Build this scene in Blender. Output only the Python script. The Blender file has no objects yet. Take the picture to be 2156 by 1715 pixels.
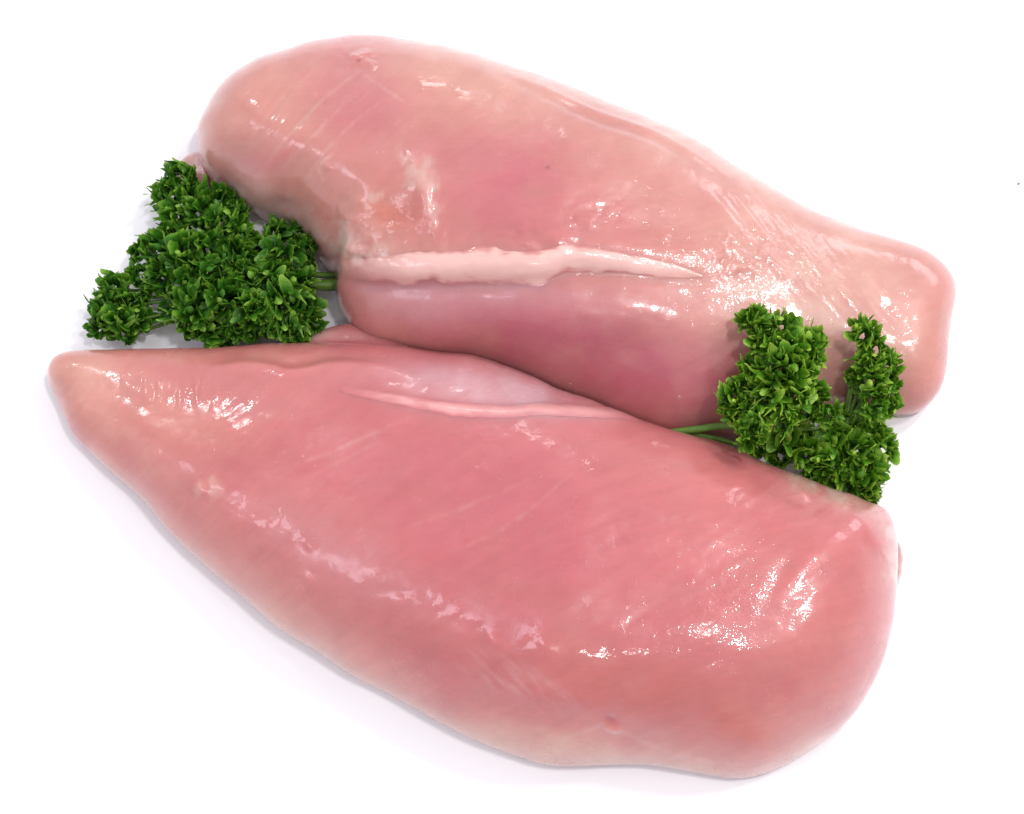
import bpy, bmesh, math, random
import numpy as np
from mathutils import Vector, Matrix
from mathutils.bvhtree import BVHTree

PI = math.pi
scene = bpy.context.scene
col = scene.collection

# ------------------------------------------------------------------ camera
TILT = math.radians(25.0)          # from straight down
DIST = 0.44
WIDTH = 0.240                      # field width at the aim point
AIM = np.array([0.0, 0.0, 0.012])
CAMP = AIM + np.array([0.0, -math.sin(TILT) * DIST, math.cos(TILT) * DIST])
cam_d = bpy.data.cameras.new('camera')
cam = bpy.data.objects.new('camera', cam_d)
col.objects.link(cam)
cam.location = CAMP
cam.rotation_euler = (TILT, 0, 0)
cam_d.sensor_width = 36
cam_d.lens = 36 * DIST / WIDTH
cam_d.clip_start = 0.01
cam_d.clip_end = 50
scene.camera = cam

# ------------------------------------------------------------------ world, lamps, exposure
world = bpy.data.worlds.new('World')
scene.world = world
world.use_nodes = True
bg = world.node_tree.nodes['Background']
bg.inputs[0].default_value = (0.97, 0.98, 1.0, 1)
bg.inputs[1].default_value = 0.88
scene.view_settings.view_transform = 'Standard'
scene.view_settings.look = 'None'
scene.view_settings.gamma = 1
scene.view_settings.exposure = 0.0

def area(name, loc, target, sx, sy, power, color=(1, 1, 1)):
    d = bpy.data.lights.new(name, 'AREA')
    d.shape = 'RECTANGLE'
    d.size = sx
    d.size_y = sy
    d.energy = power
    d.color = color
    o = bpy.data.objects.new(name, d)
    col.objects.link(o)
    o.location = loc
    v = Vector(target) - Vector(loc)
    o.rotation_euler = v.to_track_quat('-Z', 'Y').to_euler()
    return o

for x_, y_, p_ in ((0.70, 0.62, 5.6), (0.30, -0.14, 4.2), (0.84, 0.26, 4.8), (-0.95, 1.25, 2.2), (-0.03, -0.80, 1.2)):
    area('ceiling_lamp', (x_, y_, 1.12), (x_ * .3, y_ * .3, 0), 0.12, 0.065, p_, (1.0, 0.99, 0.97))
area('window_lamp', (-0.98, -0.36, 1.1), (0, 0, 0), 0.40, 0.32, 2.9, (0.90, 0.86, 1.0))
area('window_lamp', (-1.22, 0.14, 1.1), (0, 0, 0), 0.26, 0.20, 1.2, (0.90, 0.86, 1.0))
area('window_lamp', (0.02, 2.3, 0.95), (0, 0, 0), 0.30, 0.18, 1.7, (1.0, 0.97, 0.98))  # added lamp, no window known there: puts glints on the front breast's membrane
area('window_lamp', (1.15, 1.35, 0.55), (0, 0, 0), 0.6, 0.3, 3.2, (1.0, 0.91, 0.98))

# ------------------------------------------------------------------ maths helpers
PW, PH = 2156.0, 1715.0            # picture units used for reading positions off the photograph
CT, ST = math.cos(TILT), math.sin(TILT)
RX = np.array([1.0, 0, 0]); UP = np.array([0, CT, ST]); FW = np.array([0, ST, -CT])
K = WIDTH / DIST / PW

def rays(px, py):
    px = np.asarray(px, float); py = np.asarray(py, float)
    a = (px - PW / 2) * K; b = -(py - PH / 2) * K
    return FW + a[..., None] * RX + b[..., None] * UP

def unproj(px, py, z):
    d = rays(px, py)
    t = (z - CAMP[2]) / d[..., 2]
    return CAMP + d * t[..., None]

def proj(P):
    v = P - CAMP
    f = v @ FW
    return PW / 2 + (v @ RX) / f / K, PH / 2 - (v @ UP) / f / K

def catmull(pts, n, closed=True):
    P = np.asarray(pts, float)
    m = len(P)
    segs = m if closed else m - 1
    out = []
    per = 24
    for i in range(segs):
        if closed:
            p0, p1, p2, p3 = P[(i - 1) % m], P[i], P[(i + 1) % m], P[(i + 2) % m]
        else:
            p0, p1, p2, p3 = P[max(i - 1, 0)], P[i], P[i + 1], P[min(i + 2, m - 1)]
        t = (np.arange(per) / per)[:, None]
        out.append(0.5 * ((2 * p1) + (p2 - p0) * t + (2 * p0 - 5 * p1 + 4 * p2 - p3) * t ** 2 + (3 * p1 - p0 - 3 * p2 + p3) * t ** 3))
    out = np.concatenate(out)
    out = np.vstack([out, P[0] if closed else P[-1]])
    d = np.r_[0, np.cumsum(np.linalg.norm(np.diff(out[:, :2], axis=0), axis=1))]
    s = np.linspace(0, d[-1], n + 1)[:-1] if closed else np.linspace(0, d[-1], n)
    return np.stack([np.interp(s, d, out[:, k]) for k in range(out.shape[1])], 1)

def smooth_ring(a, sig):
    n = len(a); k = np.arange(-3 * sig, 3 * sig + 1)
    w = np.exp(-0.5 * (k / sig) ** 2); w /= w.sum()
    idx = (np.arange(n)[:, None] + k[None]) % n
    return (a[idx] * w[None].reshape((1, -1) + (1,) * (a.ndim - 1))).sum(1)

def _h(ix, iy, s):
    h = (ix.astype(np.int64) * 374761393 + iy.astype(np.int64) * 668265263 + s * 1442695041) & 0x7fffffff
    h = ((h ^ (h >> 13)) * 1274126177) & 0x7fffffff
    h = ((h ^ (h >> 16)) * 2246822519) & 0x7fffffff
    return (h & 0xffff) / 65535.0

def vnoise(x, y, s=0):
    ix = np.floor(x); iy = np.floor(y); fx = x - ix; fy = y - iy
    fx = fx * fx * fx * (fx * (fx * 6 - 15) + 10); fy = fy * fy * fy * (fy * (fy * 6 - 15) + 10)
    a = _h(ix, iy, s); b = _h(ix + 1, iy, s); c = _h(ix, iy + 1, s); d = _h(ix + 1, iy + 1, s)
    return (a * (1 - fx) + b * fx) * (1 - fy) + (c * (1 - fx) + d * fx) * fy - 0.5

def fbm(x, y, s=0, o=4):
    r = 0; a = 1.0
    for i in range(o):
        r = r + a * vnoise(x * 2 ** i + 17.3 * i, y * 2 ** i - 9.1 * i, s + i)
        a *= 0.5
    return r

def rotn(x, y, deg):
    a = math.radians(deg)
    return x * math.cos(a) + y * math.sin(a), -x * math.sin(a) + y * math.cos(a)

def gauss(x, y, cx, cy, rx, ry, deg=0.0, p=2.0):
    u, v = rotn(x - cx, y - cy, deg)
    return np.exp(-((u / rx) ** 2 + (v / ry) ** 2) ** (p / 2))

def polyd(x, y, pts):
    """signed distance to a polyline, and the parameter 0..1 along it"""
    P = catmull(pts, 60, False)
    best = np.full(x.shape, 1e9); sg = np.zeros_like(best); tt = np.zeros_like(best)
    for i in range(len(P) - 1):
        a = P[i]; b = P[i + 1]; d = b - a; L = d @ d
        t = np.clip(((x - a[0]) * d[0] + (y - a[1]) * d[1]) / L, 0, 1)
        qx = x - a[0] - t * d[0]; qy = y - a[1] - t * d[1]
        dd = np.hypot(qx, qy); m = dd < best
        best = np.where(m, dd, best)
        sg = np.where(m, np.sign(d[0] * qy - d[1] * qx), sg)
        tt = np.where(m, (i + t) / (len(P) - 1), tt)
    return best * sg, tt

def lin(c):
    c = np.asarray(c, float) / 255.0
    return np.where(c <= 0.04045, c / 12.92, ((c + 0.055) / 1.055) ** 2.4)

# ------------------------------------------------------------------ object helpers
def link(name, mesh, mat=None, parent=None):
    o = bpy.data.objects.new(name, mesh)
    col.objects.link(o)
    if mat: 
        if not mesh.materials: mesh.materials.append(mat)
    if parent: o.parent = parent
    return o

def empty(name, label, cat, loc=(0, 0, 0), group=None):
    o = bpy.data.objects.new(name, None)
    o.empty_display_size = 0.01
    col.objects.link(o)
    o.location = loc
    o['label'] = label; o['category'] = cat
    if group: o['group'] = group
    return o

def np_mesh(name, V, F, smooth=True):
    me = bpy.data.meshes.new(name)
    V = np.asarray(V, np.float32); F = np.asarray(F, np.int32)
    k = F.shape[1]
    me.vertices.add(len(V)); me.vertices.foreach_set('co', V.ravel())
    me.loops.add(F.size); me.loops.foreach_set('vertex_index', F.ravel())
    me.polygons.add(len(F))
    me.polygons.foreach_set('loop_start', np.arange(0, F.size, k, dtype=np.int32))
    me.polygons.foreach_set('loop_total', np.full(len(F), k, np.int32))
    me.update(calc_edges=True); me.validate()
    if smooth: me.polygons.foreach_set('use_smooth', np.ones(len(me.polygons), bool))
    return me

def set_col(me, C, name='tint'):
    at = me.color_attributes.new(name, 'FLOAT_COLOR', 'POINT')
    A = np.ones((len(C), 4), np.float32); A[:, :3] = C[:, :3]
    if C.shape[1] > 3: A[:, 3] = C[:, 3]
    at.data.foreach_set('color', A.ravel())

# ------------------------------------------------------------------ materials
class NT:
    def __init__(s, name):
        s.m = bpy.data.materials.new(name); s.m.use_nodes = True
        s.t = s.m.node_tree; s.n = s.t.nodes; s.p = s.n['Principled BSDF']
    def new(s, typ, **kw):
        x = s.n.new(typ)
        for k, v in kw.items():
            if k.startswith('i_'): x.inputs[k[2:].replace('_', ' ')].default_value = v
            else: setattr(x, k, v)
        return x
    def l(s, a, b): s.t.links.new(a, b)
    def noise(s, co, scale, detail=3, rough=.5):
        x = s.new('ShaderNodeTexNoise'); x.inputs['Scale'].default_value = scale
        x.inputs['Detail'].default_value = detail; x.inputs['Roughness'].default_value = rough
        s.l(co, x.inputs['Vector']); return x.outputs['Fac']
    def mapr(s, f, a, b, c, d):
        x = s.new('ShaderNodeMapRange'); s.l(f, x.inputs[0])
        for i, v in enumerate((a, b, c, d)): x.inputs[i + 1].default_value = v
        return x.outputs[0]
    def math(s, op, a, b):
        x = s.new('ShaderNodeMath', operation=op)
        for i, v in enumerate((a, b)):
            if isinstance(v, (int, float)): x.inputs[i].default_value = v
            else: s.l(v, x.inputs[i])
        return x.outputs[0]
    def mapping(s, co, rot, sc):
        x = s.new('ShaderNodeMapping'); s.l(co, x.inputs[0])
        x.inputs['Rotation'].default_value = rot; x.inputs['Scale'].default_value = sc
        return x.outputs[0]

def meat_material(name, fibre_deg, sss=0.55, wet=1.0):
    t = NT(name)
    geo = t.new('ShaderNodeTexCoord').outputs['Object']
    at = t.new('ShaderNodeVertexColor', layer_name='tint')
    fib = t.mapping(geo, (0, 0, math.radians(fibre_deg)), (0.16, 1.0, 1.0))
    f1 = t.noise(fib, 900, 4, .6)
    blot = t.noise(geo, 90, 4, .6)
    grain = t.noise(geo, 2600, 2, .6)
    v = t.mapr(f1, .3, .7, .975, 1.025)
    v = t.math('MULTIPLY', v, t.mapr(blot, .3, .7, .965, 1.035))
    v = t.math('MULTIPLY', v, t.mapr(grain, .3, .7, .985, 1.015))
    mix = t.new('ShaderNodeVectorMath', operation='SCALE')
    t.l(at.outputs['Color'], mix.inputs[0]); t.l(v, mix.inputs['Scale'])
    t.l(mix.outputs[0], t.p.inputs['Base Color'])
    p = t.p
    p.inputs['Subsurface Weight'].default_value = sss
    p.inputs['Subsurface Radius'].default_value = (1.0, 0.42, 0.36)
    p.inputs['Subsurface Scale'].default_value = 0.009
    p.inputs['Roughness'].default_value = 0.36
    p.inputs['Specular IOR Level'].default_value = 0.35
    p.inputs['Coat Weight'].default_value = wet
    p.inputs['Coat IOR'].default_value = 1.36
    # wet film: glossy where the juice lies, duller where the tissue is drier
    w1 = t.noise(geo, 130, 4, .65)
    dry = t.math('MULTIPLY', t.mapr(t.noise(geo, 62, 3, .6), .44, .62, 0, .22), t.mapr(at.outputs['Alpha'], .2, .7, 1, 0))
    t.l(t.math('ADD', t.mapr(w1, .42, .60, .03, .11), dry), p.inputs['Coat Roughness'])
    # fine relief (amount painted per place in the attribute alpha)
    b1 = t.noise(t.mapping(geo, (0, 0, math.radians(fibre_deg)), (0.35, 1.0, 1.0)), 900, 2, .55)
    b2 = t.noise(geo, 420, 3, .6)
    b3 = t.noise(geo, 780, 2, .6)
    amt = at.outputs['Alpha']
    hgt = t.math('ADD', t.math('MULTIPLY', t.math('MULTIPLY', t.math('ADD', b1, b3), t.math('MULTIPLY', amt, amt)), .000115), t.math('MULTIPLY', b2, .00011))
    nick = t.mapr(t.noise(geo, 520, 3, .7), .60, .72, 0, 1)
    hgt = t.math('ADD', hgt, t.math('MULTIPLY', nick, .00006))
    bump = t.new('ShaderNodeBump'); bump.inputs['Strength'].default_value = 0.6
    bump.inputs['Distance'].default_value = 1.0
    t.l(hgt, bump.inputs['Height'])
    t.l(bump.outputs[0], p.inputs['Coat Normal'])
    bump2 = t.new('ShaderNodeBump'); bump2.inputs['Strength'].default_value = 0.35
    bump2.inputs['Distance'].default_value = 1.0
    t.l(hgt, bump2.inputs['Height']); t.l(bump2.outputs[0], p.inputs['Normal'])
    return t.m

def fat_material(name):
    t = NT(name)
    geo = t.new('ShaderNodeTexCoord').outputs['Object']
    n = t.noise(geo, 260, 4, .6)
    r = t.new('ShaderNodeValToRGB'); t.l(n, r.inputs[0])
    c0 = lin((202, 150, 142)); c1 = lin((216, 180, 170))
    r.color_ramp.elements[0].position = .3; r.color_ramp.elements[0].color = (*c0, 1)
    r.color_ramp.elements[1].position = .65; r.color_ramp.elements[1].color = (*c1, 1)
    t.l(r.outputs[0], t.p.inputs['Base Color'])
    p = t.p
    p.inputs['Subsurface Weight'].default_value = .6
    p.inputs['Subsurface Radius'].default_value = (1, .5, .42)
    p.inputs['Subsurface Scale'].default_value = .004
    p.inputs['Roughness'].default_value = .42
    p.inputs['Coat Weight'].default_value = 1; p.inputs['Coat Roughness'].default_value = .09
    b = t.math('MULTIPLY', t.noise(geo, 900, 3, .6), .00025)
    bump = t.new('ShaderNodeBump'); bump.inputs['Strength'].default_value = .5; bump.inputs['Distance'].default_value = 1
    t.l(b, bump.inputs['Height']); t.l(bump.outputs[0], p.inputs['Coat Normal']); t.l(bump.outputs[0], p.inputs['Normal'])
    return t.m

def leaf_material(name, c0, c1, c2):
    t = NT(name)
    geo = t.new('ShaderNodeTexCoord').outputs['Object']
    at = t.new('ShaderNodeVertexColor', layer_name='tint')
    sep = t.new('ShaderNodeSeparateColor'); t.l(at.outputs['Color'], sep.inputs[0])
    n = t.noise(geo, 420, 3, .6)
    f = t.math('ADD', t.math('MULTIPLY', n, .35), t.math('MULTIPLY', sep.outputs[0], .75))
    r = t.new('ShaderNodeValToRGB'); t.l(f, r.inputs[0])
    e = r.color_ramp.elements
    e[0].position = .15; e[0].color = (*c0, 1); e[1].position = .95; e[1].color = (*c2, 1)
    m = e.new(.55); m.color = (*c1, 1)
    t.l(r.outputs[0], t.p.inputs['Base Color'])
    p = t.p
    p.inputs['Roughness'].default_value = .38
    p.inputs['Specular IOR Level'].default_value = .45
    b = t.math('MULTIPLY', t.noise(geo, 1500, 3, .6), .0003)
    bump = t.new('ShaderNodeBump'); bump.inputs['Strength'].default_value = .6; bump.inputs['Distance'].default_value = 1
    t.l(b, bump.inputs['Height']); t.l(bump.outputs[0], p.inputs['Normal'])
    tr = t.new('ShaderNodeBsdfTranslucent'); t.l(r.outputs[0], tr.inputs[0])
    mx = t.new('ShaderNodeMixShader'); mx.inputs[0].default_value = .28
    t.l(p.outputs[0], mx.inputs[1]); t.l(tr.outputs[0], mx.inputs[2])
    t.l(mx.outputs[0], t.n['Material Output'].inputs[0])
    return t.m

M_UP = meat_material('raw_chicken_peach', -28)
M_LOW = meat_material('raw_chicken_pink', 40)
M_FAT = fat_material('chicken_fat')
M_UPF = meat_material('fat_on_peach_meat', -28, sss=0.0)
M_LOWF = meat_material('sinew_on_pink_meat', 40, sss=0.0)
M_LEAF = leaf_material('parsley_leaf', (.007, .045, .004), (.048, .185, .010), (.31, .53, .06))
M_STEM = leaf_material('parsley_stem', (.06, .13, .015), (.12, .24, .03), (.20, .34, .06))

# ------------------------------------------------------------------ the white surface
t = NT('white_board')
geo = t.new('ShaderNodeTexCoord').outputs['Object']
t.p.inputs['Base Color'].default_value = (.80, .785, .825, 1)
t.p.inputs['Roughness'].default_value = .5
t.p.inputs['Specular IOR Level'].default_value = .3
nz = t.noise(geo, 60, 4, .6)
bm_ = t.new('ShaderNodeBump'); bm_.inputs['Strength'].default_value = .2; bm_.inputs['Distance'].default_value = .0004
t.l(nz, bm_.inputs['Height']); t.l(bm_.outputs[0], t.p.inputs['Normal'])
bm = bmesh.new()
bmesh.ops.create_grid(bm, x_segments=8, y_segments=8, size=1.6)
me = bpy.data.meshes.new('tabletop'); bm.to_mesh(me); bm.free()
table = link('tabletop', me, t.m)
table['kind'] = 'structure'

# ------------------------------------------------------------------ meat volumes
def blob(outline, spine, heights, zw=0.007, z0=0.0, N=420, M=44, e1=.9, e2=1.0, tuck=.0035, fit=True, drop=0.0):
    """rounded lump whose visible outline follows the traced one. heights: list of (s, h)"""
    O = catmull(outline, N)
    sp = catmull(spine, 80, False)
    hs, hv = zip(*heights)
    d = ((O[:, None] - sp[None]) ** 2).sum(-1)
    s = d.argmin(1) / 79.0
    # smooth the foot points round the ring
    ft = np.stack([np.interp(s, np.linspace(0, 1, 80), sp[:, k]) for k in (0, 1)], 1)
    ft = smooth_ring(ft, 9)
    d2 = ((ft[:, None] - sp[None]) ** 2).sum(-1); s = d2.argmin(1) / 79.0
    s = smooth_ring(s, 5)
    ftx = np.stack([np.interp(s, np.linspace(0, 1, 80), sp[:, k]) for k in (0, 1)], 1)
    H = np.interp(s, hs, hv)
    zwv = np.minimum(zw, H * .5)
    nrm = np.roll(O, -1, 0) - np.roll(O, 1, 0); nrm = np.stack([nrm[:, 1], -nrm[:, 0]], 1)
    nrm /= np.linalg.norm(nrm, axis=1)[:, None]
    if ((O - O.mean(0)) * nrm).sum(1).mean() < 0: nrm = -nrm
    a = np.linspace(0, PI / 2, M)
    r = np.cos(a) ** e1; r[-1] = 0; h = np.sin(a) ** e2
    S = unproj(ftx[:, 0], ftx[:, 1], z0 + H * 0.9)
    Oc = O.copy()
    for it in range(5 if fit else 1):
        W = unproj(Oc[:, 0], Oc[:, 1], z0 + zwv)
        P = S[:, None, :2] + (W[:, None, :2] - S[:, None, :2]) * r[None, :, None]
        Z = z0 + zwv[:, None] + (H - zwv)[:, None] * h[None]
        P = np.concatenate([P, Z[..., None]], 2)
        if fit and it < 4:
            qx, qy = proj(P)
            cc = S[:, :2]; dr = W[:, :2] - cc; Ln = np.linalg.norm(dr, axis=1)[:, None]
            bx, by = proj(np.concatenate([W[:, :2] - dr / np.maximum(Ln, 1e-6) * np.minimum(tuck, Ln * .8), np.full((len(W), 1), z0)], 1))
            qx = np.concatenate([qx, bx[:, None]], 1); qy = np.concatenate([qy, by[:, None]], 1)
            ext = ((qx - O[:, None, 0]) * nrm[:, None, 0] + (qy - O[:, None, 1]) * nrm[:, None, 1]).max(1)
            Oc = Oc - smooth_ring(ext, 3)[:, None] * nrm
    # underside
    b = np.linspace(0, PI / 2, 10)[1:]
    c = S[:, :2]; W2 = W[:, :2]
    dirn = W2 - c; L = np.linalg.norm(dirn, axis=1)[:, None]; dirn = dirn / np.maximum(L, 1e-6)
    rows = [np.concatenate([W2 - dirn * np.minimum(tuck * (1 - math.cos(k)), L * .8), (z0 + zwv * (1 - math.sin(k)) - drop)[:, None]], 1) for k in b]
    low = rows[-1]
    for f in (.6, .3, 0.0):
        rows.append(np.concatenate([c + (low[:, :2] - c) * f, low[:, 2:3]], 1))
    rows = [x for x in reversed(rows)]
    G = np.concatenate([np.stack(rows, 1), P], 1)
    n, m = G.shape[:2]
    idx = np.arange(n * m).reshape(n, m)
    nx = np.roll(idx, -1, 0)
    F = np.stack([idx[:, :-1], nx[:, :-1], nx[:, 1:], idx[:, 1:]], -1).reshape(-1, 4)
    return G.reshape(-1, 3), F

def fuse(parts, voxel=.0005, smooth=8):
    V = []; F = []; k = 0
    for v, f in parts:
        V.append(v); F.append(f + k); k += len(v)
    me = np_mesh('tmp', np.concatenate(V), np.concatenate(F))
    o = bpy.data.objects.new('tmp', me); col.objects.link(o)
    md = o.modifiers.new('r', 'REMESH'); md.mode = 'VOXEL'; md.voxel_size = voxel; md.adaptivity = 0
    dg = bpy.context.evaluated_depsgraph_get(); dg.update()
    e = o.evaluated_get(dg); m2 = e.to_mesh()
    n = len(m2.vertices); V = np.empty(n * 3, np.float32); m2.vertices.foreach_get('co', V); V = V.reshape(-1, 3).astype(float)
    ed = np.empty(len(m2.edges) * 2, np.int32); m2.edges.foreach_get('vertices', ed); ed = ed.reshape(-1, 2)
    L = np.empty(len(m2.loops), np.int32); m2.loops.foreach_get('vertex_index', L); F = L.reshape(-1, 4)
    e.to_mesh_clear(); bpy.data.objects.remove(o); bpy.data.meshes.remove(me)
    V = relax(V, ed, smooth)
    V = relax(V, ed, 16, .6, np.clip((.008 - V[:, 2]) / .004, 0, 1))
    return V, F, ed

def relax(V, ed, it, lam=.6, mask=None):
    n = len(V); deg = np.bincount(ed.ravel(), minlength=n)[:, None]
    for _ in range(it):
        A = np.stack([np.bincount(ed[:, 0], V[ed[:, 1], k], n) + np.bincount(ed[:, 1], V[ed[:, 0], k], n) for k in range(3)], 1) / np.maximum(deg, 1)
        st = lam if mask is None else lam * mask[:, None]
        V = V + (A - V) * st
    return V

def normals(V, F):
    a = V[F[:, 2]] - V[F[:, 0]]; b = V[F[:, 3]] - V[F[:, 1]]
    fn = np.cross(a, b); N = np.zeros_like(V)
    for k in range(4):
        for c in range(3):
            N[:, c] += np.bincount(F[:, k], fn[:, c], len(V))
    N /= np.maximum(np.linalg.norm(N, axis=1), 1e-12)[:, None]
    return N

MM = 0.001
# ================================================================== upper breast
SRC = 2805.0 / 2156.0             # the outlines were read in the photograph's own pixels
def src(pts): return [(x / SRC, y / SRC) for x, y in pts]
UPPER = src([(968,91),(1031,92),(1100,103),(1193,117),(1309,145),(1401,173),(1508,210),(1601,247),(1694,289),(1796,333),(1898,379),(2004,444),(2103,500),(2159,535),(2233,577),(2300,605),
 (2331,613),(2360,628),(2443,652),(2504,673),(2560,703),(2602,743),(2620,789),(2613,845),(2602,920),(2595,1004),(2578,1064),(2550,1102),(2513,1127),(2460,1132),(2400,1128),(2300,1135),(2200,1150),
 (2090,1180),(1980,1205),(1860,1215),(1783,1200),(1703,1170),(1623,1132),(1543,1105),(1479,1080),(1410,1050),(1314,1020),(1223,1005),(1130,985),(1050,955),(983,905),(948,866),(926,829),(922,776),
 (905,740),(877,712),(827,645),(771,618),(719,597),(682,569),(637,543),(593,514),(563,477),(552,447),(546,421),(541,395),(548,358),(563,310),(578,280),(608,236),(645,202),(682,176),(727,154),(790,133),(845,113),(919,100)])
SP_UP = [(590,250),(760,330),(950,390),(1150,450),(1400,560),(1650,640),(1800,670),(1900,690)]
V, F, ED = fuse([blob(UPPER, SP_UP, [(0,.030),(.2,.036),(.45,.038),(.7,.031),(.85,.025),(1,.017)], zw=.0055, tuck=.002)], smooth=18)
up_V, up_F, up_ED = V, F, ED

def upper_detail(V, F, ED):
    px, py = proj(V); N = normals(V, F)
    top = np.clip((N[:, 2] + .25) / .5, 0, 1)
    w = 1.0
    d = np.zeros(len(V))
    # broad unevenness
    d += 1.1 * MM * fbm(px / 280, py / 240, 3, 2) + .2 * MM * fbm(px / 70, py / 60, 9, 2)
    d += .07 * MM * fbm(px / 26, py / 22, 401, 2)
    sd, t = polyd(px, py, [(868,330),(890,390),(912,470),(930,520)])
    d += .5 * MM * np.exp(-(sd / 16) ** 2) * (.6 + 1.4 * fbm(px / 12, py / 34, 411, 3))
    for cx, cy, r_, h_ in ((512,412,20,.9),(530,430,14,.6),(740,525,16,.8),(760,545,14,-.6),(690,350,10,.5),(1170,500,30,.7),(1120,520,14,.6),(1235,470,18,.5),(1400,500,14,.4),(600,430,26,-.6)):
        d += h_ * MM * gauss(px, py, cx, cy, r_, r_ * .6, 20)
    # groove under the fat strip, with the tenderloin rolling away below it
    sd, t = polyd(px, py, [(690,560),(760,600),(860,604),(980,600),(1080,598),(1160,590),(1200,574),(1280,576),(1400,588),(1500,592),(1600,585)])
    env = np.clip(t * 8, 0, 1) * np.clip((1 - t) * 3.2, 0, 1)
    d -= .9 * MM * np.exp(-(sd / 18) ** 2) * env
    d += 1.6 * MM * np.exp(-((sd + 45) / 40) ** 2) * env
    d += 1.8 * MM * np.exp(-((sd - 75) / 60) ** 2) * env
    # shallow cut behind the left end of the strip, running up-left
    sd, t = polyd(px, py, [(700,560),(720,530),(700,480),(640,440),(560,410),(480,370)])
    d -= .15 * MM * np.exp(-(sd / 22) ** 2)
    # hollow beside the tip and waist dent on the far edge
    d -= .5 * MM * gauss(px, py, 1790, 565, 110, 60, 30)
    d += .5 * MM * gauss(px, py, 1930, 640, 60, 120)
    d -= 1.6 * MM * gauss(px, py, 820, 440, 55, 45)
    d += 1.0 * MM * gauss(px, py, 890, 400, 30, 100, -10)
    d += 1.2 * MM * gauss(px, py, 545, 400, 90, 40, 35)
    # membrane wrinkles: long slanting creases on the right
    m = gauss(px, py, 1690, 545, 200, 62, 42, 3)
    u, v = rotn(px, py, 50)
    d += .55 * MM * m * fbm(u / 150, v / 15, 21, 3)
    # fibre lines left
    m = gauss(px, py, 640, 250, 130, 110, 0, 3)
    u, v = rotn(px, py, -50)
    d += .30 * MM * m * fbm(u / 170, v / 13, 33, 2)
    # puckers along strip and left end
    m = gauss(px, py, 800, 480, 110, 60, 25, 3) + gauss(px, py, 1150, 490, 170, 40, -15, 3) + gauss(px, py, 1560, 545, 90, 60, 0, 3)
    d += .55 * MM * m * fbm(px / 24, py / 20, 41, 3)
    # folds of film at the far edge
    sd, t = polyd(px, py, [(1040,135),(1150,180),(1260,235),(1400,290),(1560,385)])
    e = np.sin(np.clip(t, 0, 1) * PI)
    d += .38 * MM * e * (np.exp(-((sd - 4) / 7) ** 2) - .8 * np.exp(-((sd - 18) / 9) ** 2))
    d += .5 * MM * gauss(px, py, 760, 120, 30, 20) * (1 + 2 * fbm(px / 14, py / 12, 5, 2))
    V = V + N * (d * top)[:, None]
    V = relax(V, ED, 1, .4)
    return V

up_V = upper_detail(up_V, up_F, up_ED)
up_V[:, 2] = np.maximum(up_V[:, 2], .00005)

def paint(px, py, base, patches):
    C = np.tile(lin(base), (len(px), 1))
    for (c, m) in patches:
        C = C * (1 - m[:, None]) + lin(c) * m[:, None]
    h1 = fbm(px / 150, py / 120, 301, 4)[:, None]; h2 = fbm(px / 45, py / 38, 311, 4)[:, None]
    C = C * (1 + h1 * np.array([.04, .15, .10]) + h2 * np.array([.03, .10, .09]))
    return C * np.array([.635, .725, .71])

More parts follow.
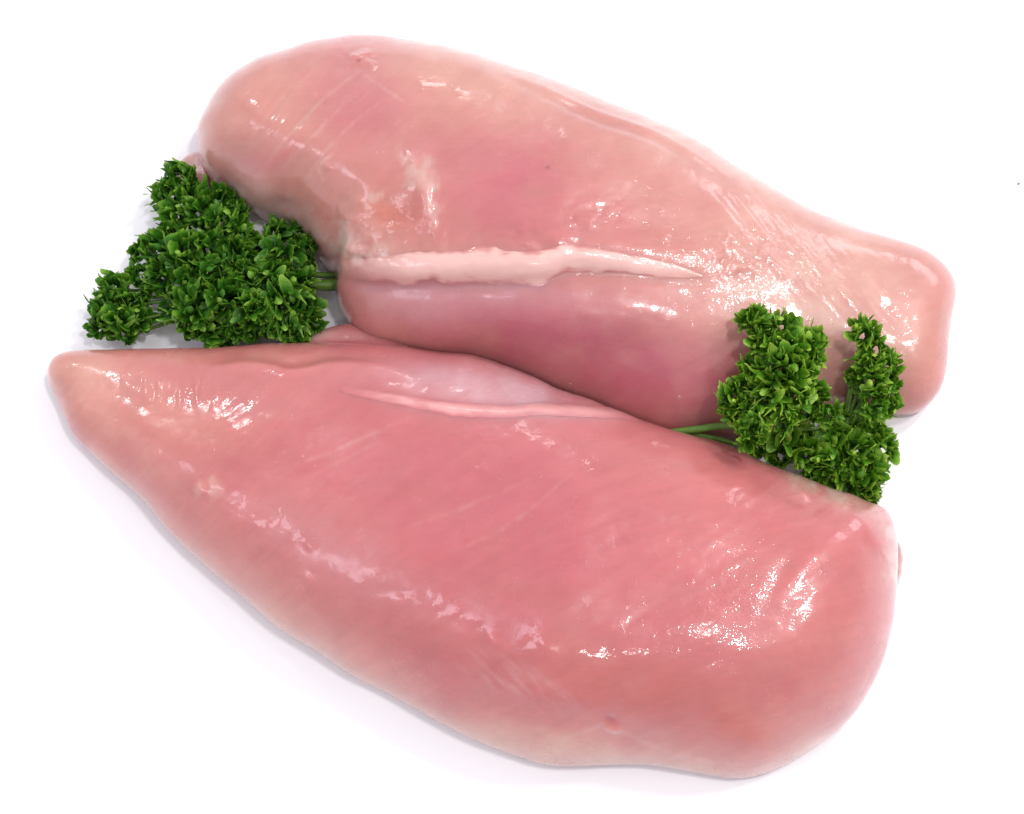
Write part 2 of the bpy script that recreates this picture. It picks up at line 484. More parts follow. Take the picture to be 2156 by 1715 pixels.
def upper_paint(V, F):
    px, py = proj(V); N = normals(V, F)
    nz = fbm(px / 60, py / 50, 51, 4)
    g = lambda cx, cy, rx, ry, a=0, k=1.0, p=2.0: np.clip(k * gauss(px, py, cx, cy, rx, ry, a, p) * (1 + .8 * nz), 0, 1)
    P = []
    P.append(((226,158,148), g(1450,300,420,110,25,.8)))
    P.append(((228,162,150), g(1750,600,260,240,0,.75)))
    P.append(((226,150,140), g(520,230,120,150,0,.8)))
    P.append(((226,152,138), g(900,160,170,60,10,.6)))
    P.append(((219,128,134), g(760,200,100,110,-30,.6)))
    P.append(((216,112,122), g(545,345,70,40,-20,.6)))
    P.append(((232,172,170), g(580,430,130,34,38,.7)))
    P.append(((214,112,124), g(1080,390,170,120,0,.8)))
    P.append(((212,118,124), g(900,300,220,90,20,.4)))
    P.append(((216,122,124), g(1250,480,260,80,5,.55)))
    P.append(((222,120,104), g(830,450,60,40,0,.7)))
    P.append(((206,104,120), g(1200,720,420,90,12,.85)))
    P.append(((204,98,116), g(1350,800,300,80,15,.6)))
    P.append(((214,140,150), g(1050,610,300,35,2,.6)))
    P.append(((212,142,150), g(860,640,110,60,20,.5)))
    P.append(((226,146,138), g(1960,700,60,150,0,.5)))
    P.append(((228,176,166), g(1700,690,150,60,15,.7)))
    # pale film: torn patch, streaks and edge
    n2 = fbm(px / 18, py / 26, 61, 4); n3 = fbm(px / 7, py / 30, 71, 3)
    pm = gauss(px, py, 878, 355, 34, 45, -15, 3) + gauss(px, py, 908, 440, 20, 60, -6, 3) * .9
    P.append(((238,196,186), np.clip(pm * 1.1 + 1.0 * n2 * (pm > .05) - .35, 0, 1) * .5))
    pm = gauss(px, py, 512, 412, 36, 14, 40, 3) + .7 * gauss(px, py, 735, 525, 20, 45, -20, 3) + .6 * gauss(px, py, 790, 415, 22, 15, 0, 3)
    P.append(((240,196,190), np.clip(pm * 1.2 + .9 * n2 * (pm > .03) - .3, 0, 1) * .8))
    n4 = fbm(px / 11, py / 9, 431, 4)
    pm = gauss(px, py, 640, 470, 130, 42, 36, 3)
    P.append(((236,190,184), np.clip(pm * (.35 + .7 * n4 + .9 * n2), 0, 1) * .5))
    pm = gauss(px, py, 760, 520, 70, 50, 20, 3)
    P.append(((238,194,188), np.clip(pm * (.35 + .6 * n4 + .8 * n2), 0, 1) * .5))
    sd, t = polyd(px, py, [(440,360),(520,420),(620,470),(700,515),(730,560)])
    P.append(((232,180,170), np.clip(np.exp(-(sd / 14) ** 2) * (.7 + 1.2 * n2), 0, 1) * .7))
    for pts, wd, k in [([(560,345),(640,250),(710,185),(760,150)], 2.6, .35), ([(600,350),(660,285),(740,205)], 2.2, .3), ([(640,390),(700,300),(800,215)], 3, .35),
                       ([(770,160),(850,215)], 2.2, .5), ([(520,300),(600,200),(660,150)], 3, .2), ([(680,380),(672,350),(700,325)], 2.5, .6),
                       ([(1560,660),(1700,690),(1800,715)], 2.5, .35)]:
        sd, t = polyd(px, py, pts)
        P.append(((240,186,176), np.exp(-(sd / (wd + 1)) ** 2) * k * .75 * (np.clip(1 + 1.5 * n3, 0, 1)) * np.sin(np.clip(t, .03, .97) * PI) ** .3))
    # film rim at the far edge
    sd, t = polyd(px, py, UPPER[2:17])
    P.append(((234,196,182), np.clip(np.exp(-(sd / 16) ** 2) * (.55 + 1.0 * fbm(px / 80, py / 9, 81, 3)), 0, 1) * .75))
    m = gauss(px, py, 1690, 545, 210, 60, 42, 3); u, v = rotn(px, py, 50)
    P.append(((232,168,160), np.clip(m * (.3 + 2.2 * fbm(u / 120, v / 12, 91, 3)), 0, 1) * .45))
    # specks
    for sx, sy in ((1153,353), (755,128)):
        P.append(((120,60,50), gauss(px, py, sx, sy, 4, 3) * .7))
    # fibres
    u, v = rotn(px, py, -40); v = v + 50 * np.sin(u / 260) + .15 * u * np.sin(v / 300)
    f = fbm(u / 120, v / 9, 101, 3)
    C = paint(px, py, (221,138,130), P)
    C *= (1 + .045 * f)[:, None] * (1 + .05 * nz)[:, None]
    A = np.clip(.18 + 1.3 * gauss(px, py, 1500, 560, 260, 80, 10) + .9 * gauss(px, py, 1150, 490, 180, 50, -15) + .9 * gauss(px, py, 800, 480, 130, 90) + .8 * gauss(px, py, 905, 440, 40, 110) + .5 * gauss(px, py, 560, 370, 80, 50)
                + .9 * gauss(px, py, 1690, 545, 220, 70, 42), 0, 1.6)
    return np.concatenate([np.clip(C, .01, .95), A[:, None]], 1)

breast_u = empty('chicken_breast', 'paler raw chicken breast at the back with a white fat strip and square tip', 'chicken breast',
                 tuple(unproj(1150, 500, 0.0)), 'raw chicken breasts lying on the white surface')
def to_local(parent, V):
    return V - np.array(parent.location)

def place_part(name, V, F, mat, parent, colr=None):
    me = np_mesh(name, to_local(parent, V), F)
    if colr is not None: set_col(me, colr)
    return link(name, me, mat, parent)

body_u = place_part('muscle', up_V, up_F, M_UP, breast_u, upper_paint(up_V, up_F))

# ================================================================== lower breast
LOWER = src([(121,1018),(128,990),(147,969),(184,956),(240,955),(333,955),(426,953),(566,949),(700,946),(833,946),(960,946),(1106,949),(1223,963),(1314,973),(1410,1005),(1479,1032),(1543,1062),(1623,1087),
 (1703,1125),(1783,1155),(1850,1178),(1951,1202),(2036,1233),(2087,1263),(2154,1290),(2222,1317),(2293,1345),(2335,1355),(2376,1373),(2424,1392),(2446,1421),(2458,1473),(2460,1552),(2455,1641),(2442,1735),
 (2418,1814),(2376,1903),(2324,1977),(2256,2035),(2177,2082),(2098,2118),(2035,2130),(1988,2128),(1889,2111),(1784,2093),(1689,2091),(1597,2095),(1504,2094),(1412,2068),(1296,2024),(1180,1964),(1064,1899),(962,1848),
 (860,1778),(762,1718),(670,1639),(590,1573),(520,1512),(454,1447),(380,1358),(310,1298),(254,1246),(193,1186),(156,1102),(128,1050)])
SP_LO = [(185,800),(400,920),(650,1030),(900,1130),(1150,1210),(1400,1280),(1560,1320)]
FLAP_LO = [(640,722),(690,695),(745,684),(800,698),(850,722),(900,745),(850,770),(740,765),(660,745)]
lo_V, lo_F, lo_ED = fuse([blob(LOWER, SP_LO, [(0,.013),(.25,.024),(.5,.032),(.75,.038),(1,.036)], zw=.005, tuck=.0018),
                          blob(FLAP_LO, [(720,725),(820,740)], [(0,.009),(1,.013)], zw=.005, tuck=.002)], smooth=18)

def lower_detail(V, F, ED):
    px, py = proj(V); N = normals(V, F)
    top = np.clip((N[:, 2] + .25) / .5, 0, 1)
    d = 1.1 * MM * fbm(px / 330, py / 260, 5, 2) + .16 * MM * fbm(px / 75, py / 65, 19, 2)
    d += .07 * MM * fbm(px / 26, py / 22, 421, 2)
    for cx, cy, r_, h_ in ((425,1030,18,.7),(1195,812,9,.5),(650,1215,12,.4),(1150,1360,20,.4),(1040,1350,24,.5),(655,1150,12,.4),(1015,985,14,.3),(1690,1045,16,.4)):
        d += h_ * MM * gauss(px, py, cx, cy, r_, r_ * .6, 35)
    # pale sinew valley: surface dips behind the sinew
    sd, t = polyd(px, py, [(700,815),(850,846),(950,862),(1050,868),(1150,864),(1280,870),(1360,885)])
    env = np.sin(np.clip(t, 0, 1) * PI) ** .5
    d += .5 * MM * np.exp(-(sd / 16) ** 2) * env
    d -= .3 * MM * np.exp(-((sd + 34) / 30) ** 2) * env
    # upper left ledge
    sd, t = polyd(px, py, [(430,770),(500,762),(560,768),(620,782),(700,766),(800,770),(880,790)])
    env = np.sin(np.clip(t, 0, 1) * PI) ** .5
    d += .6 * MM * np.exp(-((sd - 8) / 12) ** 2) * env
    d -= .3 * MM * np.exp(-((sd + 14) / 14) ** 2) * env
    # rib hollow near left, crease
    m = gauss(px, py, 360, 815, 120, 40, 8, 3)
    d += .35 * MM * m * fbm(px / 9, py / 40, 29, 3)
    # two shallow furrows under the bright patch on the thick end
    for pts in ([(1700,1130),(1640,1220),(1590,1330)], [(1780,1180),(1700,1230),(1620,1300)]):
        sd, t = polyd(px, py, pts)
        d -= .35 * MM * np.exp(-(sd / 20) ** 2) * np.sin(np.clip(t, 0, 1) * PI)
    d += .8 * MM * gauss(px, py, 1450, 1330, 150, 60, -20)
    # small pit near the near edge
    d -= .5 * MM * gauss(px, py, 1283, 1512, 14, 9, 30) 
    d += .8 * MM * gauss(px, py, 1290, 1532, 18, 9, 20)
    sd, t = polyd(px, py, [(1000,1470),(1120,1500),(1250,1530),(1400,1560)])
    d -= .5 * MM * np.exp(-(sd / 30) ** 2)
    # film puckers on the left flank and near edge
    m = gauss(px, py, 490, 1040, 110, 70, 20, 3) + gauss(px, py, 830, 1250, 80, 50, 30, 3) + gauss(px, py, 1070, 1370, 120, 60, 20, 3)
    d += .55 * MM * m * fbm(px / 85, py / 55, 43, 2)
    sd, t = polyd(px, py, [(1130,1000),(1180,960),(1240,910)])
    # folds at the right shoulder
    sd, t = polyd(px, py, [(1560,975),(1680,1040),(1790,1090),(1850,1160)])
    d += .2 * MM * np.exp(-((sd + 8) / 14) ** 2) - .15 * MM * np.exp(-((sd - 14) / 18) ** 2)
    m = gauss(px, py, 1700, 1085, 150, 40, 30, 3); u, v = rotn(px, py, 30)
    d += .16 * MM * m * fbm(u / 110, v / 20, 47, 3)
    # long soft fibres
    u, v = rotn(px, py, -33)
    d += .06 * MM * fbm(u / 240, v / 16, 53, 2)
    V = V + N * (d * top)[:, None]
    return relax(V, ED, 1, .4)

lo_V = lower_detail(lo_V, lo_F, lo_ED)
lo_V[:, 2] = np.maximum(lo_V[:, 2], .00005)

def lower_paint(V, F):
    px, py = proj(V)
    nz = fbm(px / 70, py / 60, 151, 4)
    g = lambda cx, cy, rx, ry, a=0, k=1.0, p=2.0: np.clip(k * gauss(px, py, cx, cy, rx, ry, a, p) * (1 + .8 * nz), 0, 1)
    P = []
    P.append(((232,164,148), g(130,800,90,90,0,.9)))
    P.append(((228,150,140), g(280,850,190,90,20,.7)))
    P.append(((224,128,114), g(380,900,170,50,5,.5)))
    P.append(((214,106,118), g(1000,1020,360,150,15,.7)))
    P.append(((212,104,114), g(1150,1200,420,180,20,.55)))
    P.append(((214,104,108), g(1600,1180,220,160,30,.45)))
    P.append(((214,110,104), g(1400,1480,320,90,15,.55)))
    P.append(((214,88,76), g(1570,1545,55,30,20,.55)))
    P.append(((222,138,130), g(1700,1450,120,160,35,.5)))
    P.append(((230,162,150), g(1150,1580,380,55,8,.9)))  # pale near-edge band, lightened further in colour to offset shade on the rim
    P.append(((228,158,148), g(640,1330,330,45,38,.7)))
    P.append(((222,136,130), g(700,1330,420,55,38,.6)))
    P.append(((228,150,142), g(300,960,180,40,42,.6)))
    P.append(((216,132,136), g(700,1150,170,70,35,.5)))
    P.append(((226,164,174), g(1060,818,230,46,8,.95)))  # lilac membrane above the sinew, with its sheen put into the colour
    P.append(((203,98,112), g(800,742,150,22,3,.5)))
    P.append(((226,150,136), g(480,750,250,18,0,.5)))
    P.append(((232,176,172), g(668,706,38,14,-10,.7)))
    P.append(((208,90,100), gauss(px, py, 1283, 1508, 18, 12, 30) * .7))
    n2 = fbm(px / 18, py / 22, 161, 4)
    # pale film at right shoulder and thin edge
    sd, t = polyd(px, py, [(1680,1005),(1780,1045),(1850,1070),(1884,1120),(1888,1220)])
    P.append(((236,196,184), np.clip(np.exp(-(sd / 26) ** 2) * (.75 + 1.1 * n2), 0, 1) * .7))
    sd, t = polyd(px, py, LOWER[38:62])
    P.append(((232,176,164), np.clip(np.exp(-(sd / 20) ** 2), 0, 1) * .5))
    pm = gauss(px, py, 440, 1025, 34, 25, 0, 3)
    P.append(((232,170,156), np.clip(pm + n2 * (pm > .05) - .3, 0, 1) * .5))
    pm = gauss(px, py, 1100, 1440, 130, 40, 25, 3); u, v = rotn(px, py, 45)
    P.append(((226,150,150), np.clip(pm * (.4 + 1.8 * fbm(u / 60, v / 9, 171, 3)), 0, 1) * .5))
    for pts, wd, k in [([(560,1000),(700,950),(860,880)], 3, .25), ([(950,1165),(1080,1100),(1200,1000)], 3, .25), ([(640,1010),(800,930)], 3, .15),
                       ([(1180,1560),(1260,1530),(1290,1505)], 4, .35), ([(860,1110),(1000,1060),(1110,1010)], 3, .2), ([(1290,1530),(1420,1590),(1560,1612)], 4, .3)]:
        sd, t = polyd(px, py, pts)
        P.append(((240,180,176), np.exp(-(sd / (wd + 1.5)) ** 2) * k * .7 * np.clip(1 + 1.6 * n2, 0, 1.3) * np.sin(np.clip(t, .03, .97) * PI) ** .4))
    u, v = rotn(px, py, -33); v = v + 60 * np.sin(u / 330 + .6) + .18 * u * np.sin(v / 420)
    f = fbm(u / 160, v / 9, 201, 3)
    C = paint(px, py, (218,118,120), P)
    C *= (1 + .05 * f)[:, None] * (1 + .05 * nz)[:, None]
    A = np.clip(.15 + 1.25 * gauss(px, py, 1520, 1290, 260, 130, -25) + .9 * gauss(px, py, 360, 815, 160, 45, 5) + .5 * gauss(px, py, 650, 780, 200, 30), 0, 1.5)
    return np.concatenate([np.clip(C, .01, .95), A[:, None]], 1)

breast_l = empty('chicken_breast', 'pinker raw chicken breast in front, tapering to a pale point under the left parsley', 'chicken breast',
                 tuple(unproj(1100, 1200, 0.0)), 'raw chicken breasts lying on the white surface')
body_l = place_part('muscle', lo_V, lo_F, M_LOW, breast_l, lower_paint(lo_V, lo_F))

# ------------------------------------------------------------------ things laid on the meat
BVH = {'u': BVHTree.FromPolygons(up_V.tolist(), up_F.tolist()), 'l': BVHTree.FromPolygons(lo_V.tolist(), lo_F.tolist())}
def hit(px, py, which='ul'):
    d = Vector(rays(px, py)).normalized(); best = None
    for k in which:
        h = BVH[k].ray_cast(Vector(CAMP), d)
        if h[0] is not None and (best is None or h[3] < best[2]): best = (h[0], h[1], h[3])
    if best is None:
        p = Vector(unproj(px, py, 0.0)); return p, Vector((0, 0, 1)), False
    n = best[1]
    if n.dot(d) > 0: n = -n
    return best[0], n, True

def ribbon(name, pts, parent, which, height, mat, meat, pale, sharp=1, seed=0, nu=200, nv=30, ragged=.12):
    """pts: (px, py_top, py_bottom): a raised strip of fat that lies on the surface"""
    C = catmull(pts, nu, False)
    rows = []; tint = []
    k3 = np.array([.635, .725, .71]); cm = lin(meat) * k3; cp = lin(pale) * np.array([.70, .66, .65])
    for i, (x, a, b) in enumerate(C):
        u = i / (nu - 1)
        wob = ragged * (b - a) * float(fbm(np.array([i / 14.0]), np.array([seed * 3.1]), seed, 3)[0])
        wob2 = ragged * (b - a) * float(fbm(np.array([i / 11.0]), np.array([seed * 7.7]), seed + 5, 3)[0])
        row = []
        for j in range(nv):
            v = j / (nv - 1)
            y = (a + wob) * (1 - v) + (b + wob2) * v
            p, n, ok = hit(x, y, which)
            s = 2 * v - 1
            if sharp: prof = (1 - s * s) ** 1.3 * (.7 + .5 * v)
            else: prof = 1 - abs(s) ** 2
            if j == nv - 1 or j == 0: prof = 0
            e = min(1, u * 3.5, (1 - u) * 6) if 0 < u < 1 else 0
            e = e * e * (3 - 2 * e) if u < .5 else e ** .6
            bump = 1 + .35 * float(fbm(np.array([x / 60.0]), np.array([y / 25.0]), seed, 2)[0])
            fz = float(fbm(np.array([x / 34.0]), np.array([y / 10.0]), seed + 9, 4)[0])
            w = min(1, max(0, (1 - s * s) * 1.9 - .35 + .9 * fz)) if sharp else min(1, max(0, (1 - s * s) ** 1.5 * (.85 + .6 * fz)))
            w = w * w * (3 - 2 * w) * e
            if j == 0 or j == nv - 1: w = 0
            tint.append(w)
            row.append(np.array(p) + np.array(n) * (height * prof * e * bump - .00010 * (1 - min(1, prof * 3))))
        rows.append(row)
    V = np.array(rows).reshape(-1, 3)
    idx = np.arange(nu * nv).reshape(nu, nv)
    F = np.stack([idx[:-1, :-1], idx[:-1, 1:], idx[1:, 1:], idx[1:, :-1]], -1).reshape(-1, 4)
    w = np.array(tint)[:, None]
    own = (upper_paint if which == 'u' else lower_paint)(V, F)
    return place_part(name, V, F, mat, parent, np.concatenate([own[:, :3] * (1 - w) + cp * w, own[:, 3:]], 1))

ribbon('fat_strip', [(680,540,565),(750,541,594),(830,531,603),(900,521,601),(980,517,600),(1050,516,600),(1110,521,601),(1150,517,597),(1185,513,581),(1240,516,574),(1300,526,578),(1360,540,583),(1420,551,588),(1480,579,588)], breast_u, 'u', .00055, M_UPF, (218,140,136), (243,198,192), seed=3, ragged=.16)
ribbon('sinew', [(715,812,828),(800,822,846),(870,833,862),(940,843,876),(1010,849,882),(1080,849,881),(1150,846,876),(1220,851,879),(1290,857,882),(1345,873,889)], breast_l, 'l', .0002, M_LOWF, (216,122,126), (238,176,176), sharp=0, seed=5, ragged=.15)

# ------------------------------------------------------------------ trimmings joined to the breasts
def side_bit(name, outline, spine, heights, parent, mat, base, zw=.004, z0=0.0, voxel=.0006):
    v, f, ed = fuse([blob(outline, spine, heights, zw=zw, z0=z0, N=140, M=20, tuck=.0015)], voxel=voxel, smooth=4)
    px, py = proj(v)
    N = normals(v, f)
    v = v + N * (.22 * MM * fbm(px / 16, py / 14, 7, 3))[:, None]
    v[:, 2] = np.maximum(v[:, 2], .00005)
    C = np.tile(lin(base) * np.array([.635, .725, .71]), (len(v), 1)) * (1 + .25 * fbm(px / 20, py / 18, 77, 3))[:, None]
    return place_part(name, v, f, mat, parent, np.concatenate([np.clip(C, 0, .95), np.full((len(v), 1), .6)], 1))

side_bit('trimmed_flap', [(364,356),(376,338),(394,324),(415,316),(440,330),(450,360),(440,400),(410,400),(380,380)], [(400,350),(428,365)], [(0,.005),(1,.009)], breast_u, M_UP, (236,168,168), zw=.003)
side_bit('underside_flap', [(700,600),(712,586),(740,600),(770,650),(800,690),(780,700),(745,680),(718,645)], [(735,625),(765,670)], [(0,.010),(1,.012)], breast_u, M_UP, (206,138,146), zw=.005)
side_bit('trimmed_flap', [(1865,1125),(1888,1134),(1900,1160),(1902,1195),(1895,1225),(1882,1250),(1862,1240),(1855,1180)], [(1878,1155),(1878,1215)], [(0,.008),(1,.009)], breast_l, M_LOW, (212,150,148), zw=.003)
side_bit('fat_bead', [(848,736),(852,728),(866,728),(880,735),(876,742),(858,743)], [(858,735),(870,737)], [(0,.0035),(1,.003)], breast_l, M_FAT, (240,200,190), zw=.0012, z0=.0105, voxel=.0004)
side_bit('fat_bead', [(1178,812),(1186,805),(1202,806),(1216,814),(1212,822),(1190,820)], [(1188,812),(1204,815)], [(0,.0035),(1,.003)], breast_l, M_FAT, (240,200,190), zw=.0012, z0=.0115, voxel=.0004)

# ================================================================== parsley
def blade(rng, L, W):
    """one cupped tooth of a curly leaf; grows along +Y, faces +Z"""
    nu, nv = 9, 9
    V = np.zeros((nu, nv, 3)); sh = np.zeros((nu, nv))
    curl = rng.uniform(-.4, 2.0); cup = rng.uniform(.25, .9); tw = rng.uniform(-.5, .5)
    lob = rng.uniform(.06, .18)
    for i in range(nu):
        u = i / (nu - 1)
        wd = W * (.16 + .84 * math.sin(min(1, u * 1.28) * PI / 2) ** 1.3) * (1 if u < .72 else math.sqrt(max(0.0, 1 - ((u - .72) / .36) ** 2)))
        for j in range(nv):
            v = 2 * j / (nv - 1) - 1
            # three rounded teeth at the end
            tip = (abs(math.cos(v * PI * 1.25)) ** .7) * lob * u ** 3 
            y = L * (u * (1 - .30 * v * v * u) + tip)
            x = v * wd * .5
            z = cup * abs(v) ** 1.6 * wd * .45
            a = curl * u * u * .8
            V[i, j] = (x + tw * u * y * .25, y * math.cos(a * .6), z + y * math.sin(a * .6) * .9)
            sh[i, j] = u
    idx = np.arange(nu * nv).reshape(nu, nv)
    F = np.stack([idx[:-1, :-1], idx[:-1, 1:], idx[1:, 1:], idx[1:, :-1]], -1).reshape(-1, 4)
    return V.reshape(-1, 3), F, sh.ravel()

def frame(d, face):
    y = d / np.linalg.norm(d); x = np.cross(y, face); x /= max(np.linalg.norm(x), 1e-6); z = np.cross(x, y)
    return np.stack([x, y, z], 1)

def fan(rng, R):
    """a ruffled fan of leaf with rounded teeth round its margin; grows along +Y, faces +Z"""
    n = 170; m = 8
    half = rng.uniform(1.1, 1.5)
    teeth = rng.choice([8, 9, 10, 11]); ph = rng.uniform(0, 6.28); kr = rng.uniform(2.6, 4.6); A = rng.uniform(.26, .44)
    ph2 = rng.uniform(0, 6.28); cup = rng.uniform(-.1, .45); per = [rng.uniform(.72, 1.1) for _ in range(teeth + 1)]
    lift = [rng.uniform(-.35, .95) for _ in range(teeth + 1)]
    V = np.zeros((n, m, 3)); sh = np.zeros((n, m))
    for i in range(n):
        q = i / (n - 1) * teeth; k = min(int(q), teeth - 1); f = q - k
        a = (i / (n - 1) * 2 - 1) * half
        tp = (math.sin(PI * f) ** .42)
        # small side teeth on every big one
        tp *= .88 + .12 * abs(math.cos(3 * PI * (f - .5))) ** .7
        Rm = R * (.50 + .50 * tp) * per[k] * (.80 + .20 * math.cos(a))
        for j in range(m):
            r = j / (m - 1)
            u = r ** .9
            z = R * (A * u ** 1.5 * math.sin(kr * a * 2 + ph) + A * .35 * u * math.sin(kr * 4.1 * a + ph2) + cup * u * u)
            z += R * lift[k] * max(0, u - .5) ** 2 * 3.0 * math.sin(PI * f)
            z += R * .10 * max(0, u - .45) * (1 - math.sin(PI * f)) * 2
            a2 = a + .22 * u * math.cos(kr * a * 2 + ph)
            V[i, j] = (math.sin(a2) * Rm * u, math.cos(a2) * Rm * u, z)
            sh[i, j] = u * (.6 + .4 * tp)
    idx = np.arange(n * m).reshape(n, m)
    F = np.stack([idx[:-1, :-1], idx[:-1, 1:], idx[1:, 1:], idx[1:, :-1]], -1).reshape(-1, 4)
    return V.reshape(-1, 3), F, sh.ravel()

def leaflet_mesh(seed, R=.0085):
    rng = random.Random(seed)
    VV = []; FF = []; CC = []; k = 0
    def add(V, F, C):
        nonlocal k
        VV.append(V); FF.append(F + k); CC.append(C); k += len(V)
    nl = rng.choice([5, 6, 6])
    for l in range(nl):
        az = 2 * PI * l / nl + rng.uniform(-.3, .3)
        el = rng.uniform(.0, .5) if l % 2 else rng.uniform(.5, 1.1)
        d = np.array([math.cos(az) * math.cos(el), math.sin(az) * math.cos(el), math.sin(el)])
        V, F, s = fan(rng, R * rng.uniform(.66, .95))
        face = np.array([rng.gauss(0, .3), rng.gauss(0, .3), 1.0]) + np.array([math.cos(az), math.sin(az), 0]) * rng.uniform(-.7, .5)
        Mx = frame(d, face)
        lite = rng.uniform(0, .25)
        add(V @ Mx.T + d * R * rng.uniform(.05, .32), F, .0 + lite + .70 * s ** 2.6)  # young tips lighter; bases darkened too, putting the frills' inner shade into the tint
        for b in range(2):
            a2 = az + rng.uniform(-.9, .9); e2 = rng.uniform(.1, 1.3)
            dd = np.array([math.cos(a2) * math.cos(e2), math.sin(a2) * math.cos(e2), math.sin(e2)])
            V, F, s = blade(rng, R * rng.uniform(.34, .52), R * rng.uniform(.20, .32))
            Mx = frame(dd, np.array([rng.gauss(0, .5), rng.gauss(0, .5), 1.0]))
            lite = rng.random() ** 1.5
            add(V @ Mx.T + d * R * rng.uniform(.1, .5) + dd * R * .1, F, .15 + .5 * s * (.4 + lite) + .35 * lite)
    V = np.concatenate(VV); F = np.concatenate(FF); C = np.concatenate(CC)
    me = np_mesh('leaflet', V, F)
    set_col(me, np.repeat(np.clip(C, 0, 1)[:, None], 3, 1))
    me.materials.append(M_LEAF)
    return me

M_LEAF2 = leaf_material('parsley_leaf_light', (.010, .065, .005), (.095, .27, .012), (.46, .66, .08))
LEAVES = [leaflet_mesh(100 + i) for i in range(12)]

def tube(pts, radii, n=10):
    P = catmull([(*p, r) for p, r in zip(pts, radii)], 26, False)
    V = []; 
    for i in range(len(P)):
        a = P[max(i - 1, 0), :3]; b = P[min(i + 1, len(P) - 1), :3]; t = b - a; t /= max(np.linalg.norm(t), 1e-9)
        x = np.cross(t, [0, 0, 1.0]); x /= max(np.linalg.norm(x), 1e-6); y = np.cross(x, t)
        for k in range(n):
            an = 2 * PI * k / n; rr = P[i, 3] * (1 + .12 * math.cos(3 * an))
            V.append(P[i, :3] + rr * (math.cos(an) * x + math.sin(an) * y))
    m = len(P); idx = np.arange(m * n).reshape(m, n); nx = np.roll(idx, -1, 1)
    F = np.stack([idx[:-1], nx[:-1], nx[1:], idx[1:]], -1).reshape(-1, 4)
    return np.array(V), F

def sprig(name, label, root_px, root_z, stems, clusters, seed, mat=None):
    rng = random.Random(seed)
    rt = unproj(root_px[0], root_px[1], 0.0)
    root = empty(name, label, 'parsley', tuple(rt), 'parsley sprigs tucked beside the chicken')
    cen = []
    for i, (x, y, sc, lift) in enumerate(clusters):
        p, n, ok = hit(x, y)
        d = Vector(rays(x, y)).normalized()
        if not ok: n = Vector((0, 0, 1))
        # move up the viewing ray until the wanted lift above what is below is reached
        q = p - d * ((lift * MM) / max(.35, abs(d.dot(n))))
        o = bpy.data.objects.new('leaflet', LEAVES[rng.randrange(len(LEAVES))])
        col.objects.link(o); o.parent = root
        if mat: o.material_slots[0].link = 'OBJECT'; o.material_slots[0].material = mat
        nn = (n * .35 + Vector((0, -.25, 1)) + Vector((rng.uniform(-.35, .35), rng.uniform(-.35, .35), 0))).normalized()
        rot = nn.to_track_quat('Z', 'Y').to_matrix().to_4x4() @ Matrix.Rotation(rng.uniform(0, 2 * PI), 4, 'Z')
        sc *= 1.03 * rng.uniform(.9, 1.22)
        o.matrix_local = Matrix.Translation(q - Vector(rt)) @ rot @ Matrix.Diagonal((sc, sc, sc * rng.uniform(.85, 1.1), 1))
        cen.append((x, y, np.array(q)))
    for pts, rads in stems:
        W = [unproj(px_, py_, z_ * MM) for px_, py_, z_ in pts]
        V, F = tube(W, [r * MM for r in rads])
        me = np_mesh('stem', V - rt, F); set_col(me, np.full((len(V), 3), .45))
        link('stem', me, M_STEM, root)
    # thin stalks from the fork to every leaflet
    for (x, y, q) in cen:
        forks = [unproj(a, b, c * MM) for pts, _ in stems for (a, b, c) in pts[-1:]]
        f = min(forks, key=lambda w: np.linalg.norm(w - q))
        mid = (f + q) / 2 + np.array([0, 0, -.001])
        V, F = tube([f, mid, q + np.array([0, 0, -.0005])], [.0007, .0005, .0004], 6)
        me = np_mesh('stalk', V - rt, F); set_col(me, np.full((len(V), 3), .35))
        link('stalk', me, M_STEM, root)
    return root

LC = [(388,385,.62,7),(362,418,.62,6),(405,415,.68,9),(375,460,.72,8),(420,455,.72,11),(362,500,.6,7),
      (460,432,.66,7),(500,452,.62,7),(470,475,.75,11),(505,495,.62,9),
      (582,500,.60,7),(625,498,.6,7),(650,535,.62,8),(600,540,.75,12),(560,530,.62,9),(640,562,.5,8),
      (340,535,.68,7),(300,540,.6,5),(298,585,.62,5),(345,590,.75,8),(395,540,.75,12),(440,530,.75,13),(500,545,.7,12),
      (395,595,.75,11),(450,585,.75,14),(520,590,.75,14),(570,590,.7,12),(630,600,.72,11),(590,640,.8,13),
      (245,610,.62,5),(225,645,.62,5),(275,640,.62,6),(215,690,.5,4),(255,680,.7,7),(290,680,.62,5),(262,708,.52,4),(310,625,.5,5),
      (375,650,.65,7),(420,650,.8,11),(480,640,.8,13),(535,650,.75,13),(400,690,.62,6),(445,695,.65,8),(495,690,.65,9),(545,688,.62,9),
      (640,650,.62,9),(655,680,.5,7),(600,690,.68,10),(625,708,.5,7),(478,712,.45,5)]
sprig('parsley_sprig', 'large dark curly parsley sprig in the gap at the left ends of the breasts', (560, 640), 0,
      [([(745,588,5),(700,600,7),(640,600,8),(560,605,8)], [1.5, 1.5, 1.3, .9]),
       ([(740,576,4),(690,580,5),(620,575,6)], [.8, .8, .6])], LC, 5)
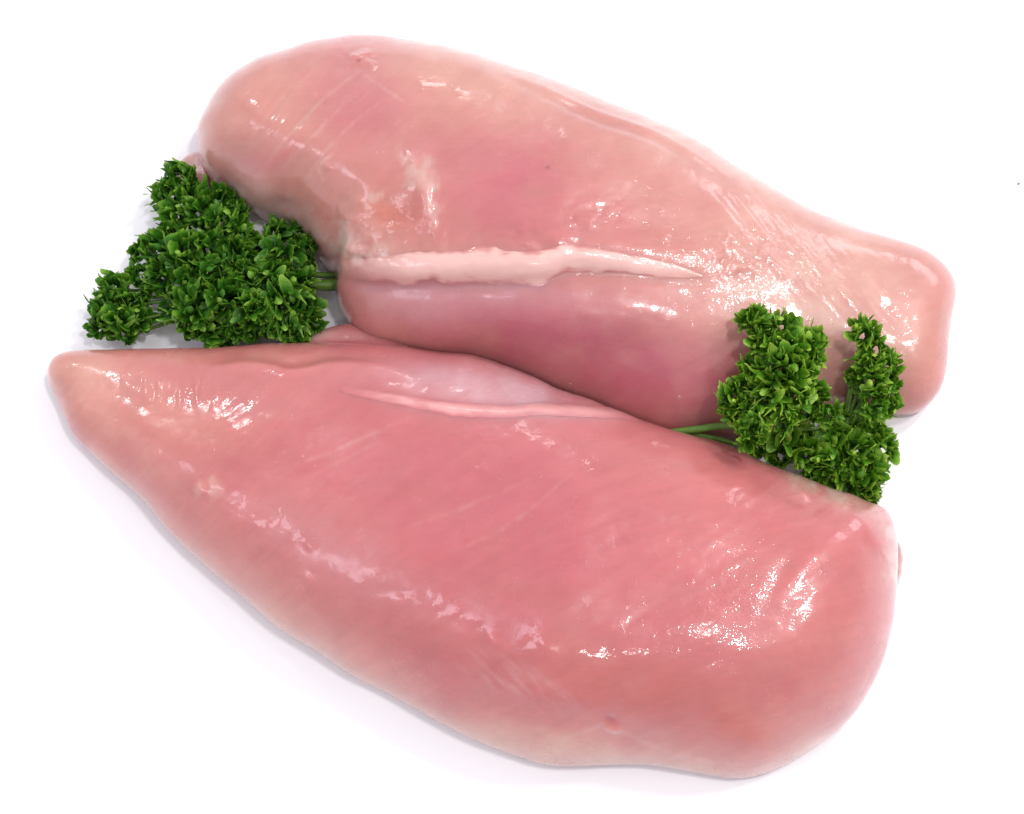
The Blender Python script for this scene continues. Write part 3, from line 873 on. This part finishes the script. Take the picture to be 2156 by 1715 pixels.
RC = [(1578,682,.58,5),(1600,690,.48,5),(1645,692,.56,6),(1600,725,.62,6),(1650,735,.72,8),(1695,728,.6,6),(1700,760,.58,6),
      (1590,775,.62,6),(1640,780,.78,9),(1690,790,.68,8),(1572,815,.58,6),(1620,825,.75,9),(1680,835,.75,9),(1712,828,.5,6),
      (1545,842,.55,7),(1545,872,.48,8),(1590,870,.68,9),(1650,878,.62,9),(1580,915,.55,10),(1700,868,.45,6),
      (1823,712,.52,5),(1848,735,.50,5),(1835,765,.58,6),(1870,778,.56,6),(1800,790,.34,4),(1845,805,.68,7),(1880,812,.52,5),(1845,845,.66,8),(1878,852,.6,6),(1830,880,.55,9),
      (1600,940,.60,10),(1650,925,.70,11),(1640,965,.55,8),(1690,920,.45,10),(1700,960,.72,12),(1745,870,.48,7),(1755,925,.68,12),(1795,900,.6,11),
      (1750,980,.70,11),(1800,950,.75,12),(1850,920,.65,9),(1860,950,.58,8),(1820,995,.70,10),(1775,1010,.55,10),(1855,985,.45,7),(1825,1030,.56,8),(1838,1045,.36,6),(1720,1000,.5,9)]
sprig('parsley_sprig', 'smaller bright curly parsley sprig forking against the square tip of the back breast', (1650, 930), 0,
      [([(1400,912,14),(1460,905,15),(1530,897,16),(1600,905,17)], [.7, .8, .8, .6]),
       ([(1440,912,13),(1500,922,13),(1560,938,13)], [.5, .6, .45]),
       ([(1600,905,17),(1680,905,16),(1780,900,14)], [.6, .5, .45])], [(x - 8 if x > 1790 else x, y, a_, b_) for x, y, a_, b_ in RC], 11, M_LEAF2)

# ------------------------------------------------------------------ a crumb on the board
bm = bmesh.new()
bmesh.ops.create_icosphere(bm, subdivisions=2, radius=.00032)
rr = random.Random(3)
for v_ in bm.verts: v_.co *= rr.uniform(.7, 1.25); v_.co.z *= .6
me = bpy.data.meshes.new('crumb'); bm.to_mesh(me); bm.free()
tc = NT('dark_crumb'); nn_ = tc.noise(tc.new('ShaderNodeTexCoord').outputs['Object'], 3000, 2)
rp = tc.new('ShaderNodeValToRGB'); tc.l(nn_, rp.inputs[0])
rp.color_ramp.elements[0].color = (.12, .11, .12, 1); rp.color_ramp.elements[1].color = (.30, .28, .30, 1)
tc.l(rp.outputs[0], tc.p.inputs['Base Color'])
cr = link('crumb', me, tc.m)
cr.location = unproj(2145, 387, .0003)
cr['label'] = 'tiny dark crumb alone on the bare white surface near the right edge'; cr['category'] = 'crumb'
